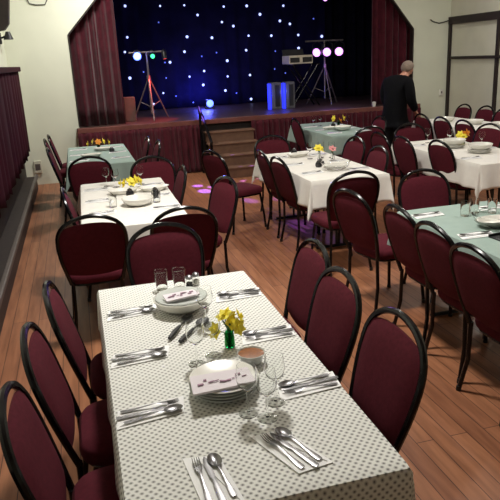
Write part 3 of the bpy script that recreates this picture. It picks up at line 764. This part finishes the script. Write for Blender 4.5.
vase((.42, 5.85, TZ), 'vase of yellow flowers in the middle of the second left table', [(-.07, 0, .06, 'yellow'), (-.03, .02, .08, 'yellow'), (0, -.02, .07, 'yellow'), (.04, .0, .085, 'yellow'), (-.1, .02, .06, 'yellow'), (.07, 0, .07, 'yellow')], glassm='glass', h=.05, sc_=1.3)
vase((.25, 9.2, TZ), 'low vase of orange-yellow flowers on the back left teal table', [(-.14, 0, .06, 'yellow'), (-.07, .03, .08, 'yellow'), (0, -.02, .08, 'orange'), (.07, .0, .08, 'yellow'), (.14, .02, .06, 'yellow')], h=.05, sc_=1.3)
vase((2.52, 6.47, TZ), 'small vase with one yellow flower on the middle white table', [(-.01, 0, .13, 'yellow'), (.02, 0, .12, 'yellow')], glassm='glass', h=.08, sc_=1.4)
vase((2.62, 6.33, TZ), 'small vase with one pink flower on the middle white table', [(0, 0, .13, 'pink')], glassm='glass', h=.08, sc_=1.2)
vase((4.42, 6.62, TZ), 'vase of yellow and orange flowers on the right white table', [(-.05, 0, .11, 'yellow'), (-.01, 0, .09, 'yellow'), (.05, 0, .13, 'orange'), (.02, .02, .12, 'orange')], h=.06, sc_=1.5)
vase((4.02, 9.45, TZ), 'vase with two yellow flowers on the back middle teal table', [(-.08, 0, .12, 'yellow'), (.08, 0, .12, 'yellow'), (.03, 0, .08, 'orange')], h=.06, sc_=1.5)
# second left table
g = 'serving pieces on the white and teal tables'
place(bowl, (.40, 5.14, TZ), 0, 'round white serving dish near the front of the second left table', g)
place(oval, (.32, 5.68, TZ), .0, 'oval white dish in front of the yellow flowers on the second left table', g)
for x, y, l in ((.20, 6.12, 'left'), (.28, 6.02, 'second'), (.52, 6.05, 'right')): place(wine, (x, y, TZ), 0, 'clear wine glass at the far end of the second left table, %s one' % l, 'wine glasses on the second left table')
for x, y, l in ((.56, 5.17, 'right'), (.20, 5.15, 'left')): place(tumbler, (x, y, TZ), 0, 'clear tumbler %s of the white dish on the second left table' % l, 'tumblers on the second left table')
def shades(loc, rz, label):
    t = empty('dark_cruet', loc, rz, label, 'cruet')
    MB().lathe([(.03, 0), (.036, .02), (.03, .045), (.02, .05)], (0, 0, 0), 16).build('body', M['plastic'], t)
    MB().lathe([(.022, .05), (.02, .062), (.006, .07), (0, .075)], (0, 0, 0), 14).build('lid', M['steel'], t)
shades((.37, 5.53, TZ), 0, 'small dark sauce pot before the flowers on the second left table')
shades((.585, 5.47, TZ), 0, 'small dark sauce pot at the right of the second left table')
shades((.40, 8.62, TZ), 0, 'small dark sauce pot on the back left teal table')
shades((2.35, 6.05, TZ), 0, 'small dark sauce pot at the centre of the middle white table')
shades((2.40, 6.13, TZ), 0, 'second dark sauce pot just behind the first on the middle white table')
shades((2.42, 7.02, TZ), 0, 'small dark sauce pot at the far end of the middle white table')
shades((3.90, 9.38, TZ), 0, 'small dark sauce pot on the back middle teal table')
place(oval, (.12, 8.28, TZ), .2, 'oval white dish at the left of the back left teal table', g)
place(oval, (.30, 8.84, TZ), -.2, 'oval white dish at the middle of the back left teal table', g)
place(oval, (2.40, 6.82, TZ), .2, 'oval white dish at the far end of the middle white table', g)
place(gbowl, (2.44, 5.82, TZ), 0, 'clear glass bowl in the centre of the middle white table', 'glass bowls')
for x, y, l in ((2.46, 6.60, 'left'), (2.60, 6.62, 'middle'), (2.70, 6.55, 'right')): place(wine, (x, y, TZ), 0, 'clear wine glass by the flowers on the middle white table, %s one' % l, 'wine glasses on the middle white table')
place(oval, (3.74, 9.1, TZ), 0, 'oval white dish at the left of the back middle teal table', g)
place(bowl, (3.84, 8.87, TZ), 0, 'round white dish at the front of the back middle teal table', g)
for x, y, l in ((3.66, 9.62, 'left'), (3.80, 9.68, 'middle'), (4.08, 9.25, 'right')): place(wine, (x, y, TZ), 0, 'clear wine glass on the back middle teal table, %s one' % l, 'wine glasses on the back middle teal table')
# near right teal table
place(gbowl, (2.52, 3.37, TZ), 0, 'large clear glass bowl on the near right teal table', 'glass bowls')
place(plate, (2.81, 3.47, TZ), 0, 'white plate by the glass bowl on the near right teal table, at the photo edge', 'white plates')
place(oval, (2.52, 3.37, TZ+.012), 0, 'oval white dish inside the glass bowl on the near right teal table', g)
tr_ = empty('black_tray', (2.46, 3.13, TZ), .1, 'shallow black tray in front of the glass bowl on the near right teal table', 'tray')
MB().box(-.13, .13, -.05, .05, 0, .006).build('base', M['plastic'], tr_, smooth=False, bevel=.002)
for s in (-1, 1):
    MB().box(-.13, .13, s*.05-.004, s*.05+.004, 0, .02).build('rim', M['plastic'], tr_, smooth=False)
for x, y, l in ((2.5, 3.68, 'left'), (2.60, 3.72, 'middle'), (2.70, 3.66, 'right')): place(tumbler, (x, y, TZ), 0, 'clear tumbler behind the glass bowl on the near right teal table, %s one' % l, 'tumblers on the near right teal table')
# right white table
for k, (x, y) in enumerate(((4.18, 6.45), (4.20, 5.98))):
    for q in range(3): place(plate, (x, y, TZ+.0085*q), .3*q, 'white plate in the %s stack on the right white table, %s' % (('far', 'near')[k], ('bottom one', 'middle one', 'top one')[q]), 'white plates stacked on the right white table')
    place(bowl, (x+.01, y, TZ+.034), 0, 'white bowl on top of the %s stack of plates on the right white table' % ('far', 'near')[k], g)
for x, y, l in ((4.14, 6.95, 'left'), (4.30, 6.72, 'middle'), (4.45, 6.3, 'right')): place(wine, (x, y, TZ), 0, 'clear wine glass on the right white table, %s one' % l, 'wine glasses on the right white table')
for x, y, l in ((5.62, 8.9, 'far'), (5.72, 8.3, 'middle'), (5.8, 7.8, 'near')): place(bowl, (x, y, TZ), 0, 'round white dish on the farthest white table, %s one' % l, 'dishes on the farthest white table')

# ------------------------------------------------------------ the person
def skin_obj(name, nodes, edges, m, parent, sub=2, root=0):
    me = bpy.data.meshes.new(name); me.from_pydata([n[0] for n in nodes], edges, [])
    o = bpy.data.objects.new(name, me); COL.objects.link(o); me.materials.append(m); o.parent = parent
    sk = o.modifiers.new('skin', 'SKIN'); sk.use_smooth_shade = True; sk.branch_smoothing = .4
    lay = me.skin_vertices[0].data if me.skin_vertices else None
    if lay is None:
        bpy.context.view_layer.objects.active = o
        lay = me.skin_vertices[0].data
    for i, n in enumerate(nodes):
        r = n[1]; lay[i].radius = r if isinstance(r, tuple) else (r, r); lay[i].use_root = (i == root)
    s = o.modifiers.new('sub', 'SUBSURF'); s.levels = sub; s.render_levels = sub
    return o
def person(loc, rz):
    t = empty('person', loc, rz, 'person with short grey hair in a black jacket, standing by the stage with head bowed', 'person')
    # local: faces +y, x to the person's right... height about 1.68 with a bowed head
    n = []; e = []
    def chain(start, pts):
        prev = start
        for p, r in pts:
            n.append((p, r)); k = len(n)-1
            if prev is not None: e.append((prev, k))
            prev = k
        return prev
    chain(None, [((0, 0, .95), (.13, .10))])
    chest = chain(0, [((0, .03, 1.10), (.15, .11)), ((0, .08, 1.27), (.17, .11))])
    neckb = chain(chest, [((0, .15, 1.35), (.10, .07)), ((0, .20, 1.385), .055)])
    head = chain(neckb, [((0, .245, 1.42), (.066, .078)), ((0, .275, 1.475), (.076, .092)), ((0, .28, 1.53), (.068, .08))])
    chain(head-1, [((0, .370, 1.435), .014)])
    for s in (-1, 1):
        chain(head-1, [((s*.082, .25, 1.46), .012)])
        w = chain(chest, [((s*.17, .07, 1.315), .058), ((s*.22, .06, 1.17), .048), ((s*.23, .07, 1.04), .040), ((s*.215, .17, .93), .034), ((s*.195, .24, .865), .026)])
        p = chain(w, [((s*.19, .28, .83), (.032, .018))])
        for q, (dx, dl) in enumerate(((-.03, .065), (-.010, .078), (.010, .074), (.028, .058))):
            chain(p, [((s*.19+dx, .305, .805), .009), ((s*.19+dx*1.1, .315, .80-dl*.5), .0085), ((s*.19+dx*1.1, .308, .80-dl), .0075)])
        chain(w, [((s*.162, .27, .835), .010), ((s*.150, .285, .80), .009)])
        chain(0, [((s*.09, .0, .86), .088), ((s*.10, .01, .50), .062), ((s*.105, -.01, .30), .054), ((s*.105, -.02, .10), .038), ((s*.105, .03, .05), .035), ((s*.11, .13, .035), .030)])
    skin_obj('body', n, e, M['skin'], t)
    # jacket
    n2 = [((0, 0, .70), (.20, .165)), ((0, 0, .86), (.20, .165)), ((0, .02, 1.06), (.205, .165)), ((0, .065, 1.275), (.225, .155)), ((0, .165, 1.385), (.095, .082))]
    e2 = [(0, 1), (1, 2), (2, 3), (3, 4)]
    for s in (-1, 1):
        k = len(n2); n2 += [((s*.20, .06, 1.31), .090), ((s*.245, .05, 1.17), .080), ((s*.25, .065, 1.04), .072), ((s*.235, .15, .945), .062), ((s*.212, .205, .895), .052)]
        e2 += [(3, k)]+[(k+i, k+i+1) for i in range(4)]
    skin_obj('jacket', n2, e2, M['jacket'], t, root=1)
    n3 = [((0, 0, .98), (.155, .125)), ((0, 0, .86), (.14, .115))]; e3 = [(0, 1)]
    for s in (-1, 1):
        k = len(n3); n3 += [((s*.09, 0, .80), .098), ((s*.10, .01, .50), .078), ((s*.105, -.01, .30), .070), ((s*.105, -.015, .09), .062)]
        e3 += [(1, k)]+[(k+i, k+i+1) for i in range(3)]
    skin_obj('trousers', n3, e3, M['trouser'], t)
    for s in (-1, 1):
        MB().ell((s*.11, .07, .04), .048, .135, .04).build('shoe', M['plastic'], t)
        MB().ell((s*.030, .352, 1.465), .010, .007, .007).build('eye', M['china'], t)
    # hair: a cap over the back and sides of the skull
    vs = []; fs = []; nu, nv = 22, 9
    tilt = Matrix.Rotation(.55, 3, 'X')
    for j in range(nv+1):
        th = (PI*.62)*j/nv
        for i in range(nu):
            a = 2*PI*i/nu; rr = 1+.03*math.sin(5*a+3*j)
            p = tilt @ Vector((.083*rr*math.sin(th)*math.cos(a), .100*rr*math.sin(th)*math.sin(a), .088*math.cos(th)))
            vs.append((p.x, p.y+.258, p.z+1.498))
    for j in range(nv):
        for i in range(nu): fs.append((j*nu+i, (j+1)*nu+i, (j+1)*nu+(i+1) % nu, j*nu+(i+1) % nu))
    MB().add(vs, fs).build('hair', M['hair'], t, solid=.006)
    # mouth
    MB().ell((0, .348, 1.402), .022, .006, .005).build('mouth', MOUTH, t)
    return t
MOUTH = mat('lips', (150, 84, 80), .5)
person((4.79, 9.05, 0), math.radians(-70)).scale = (1.07, 1.07, 1.07)
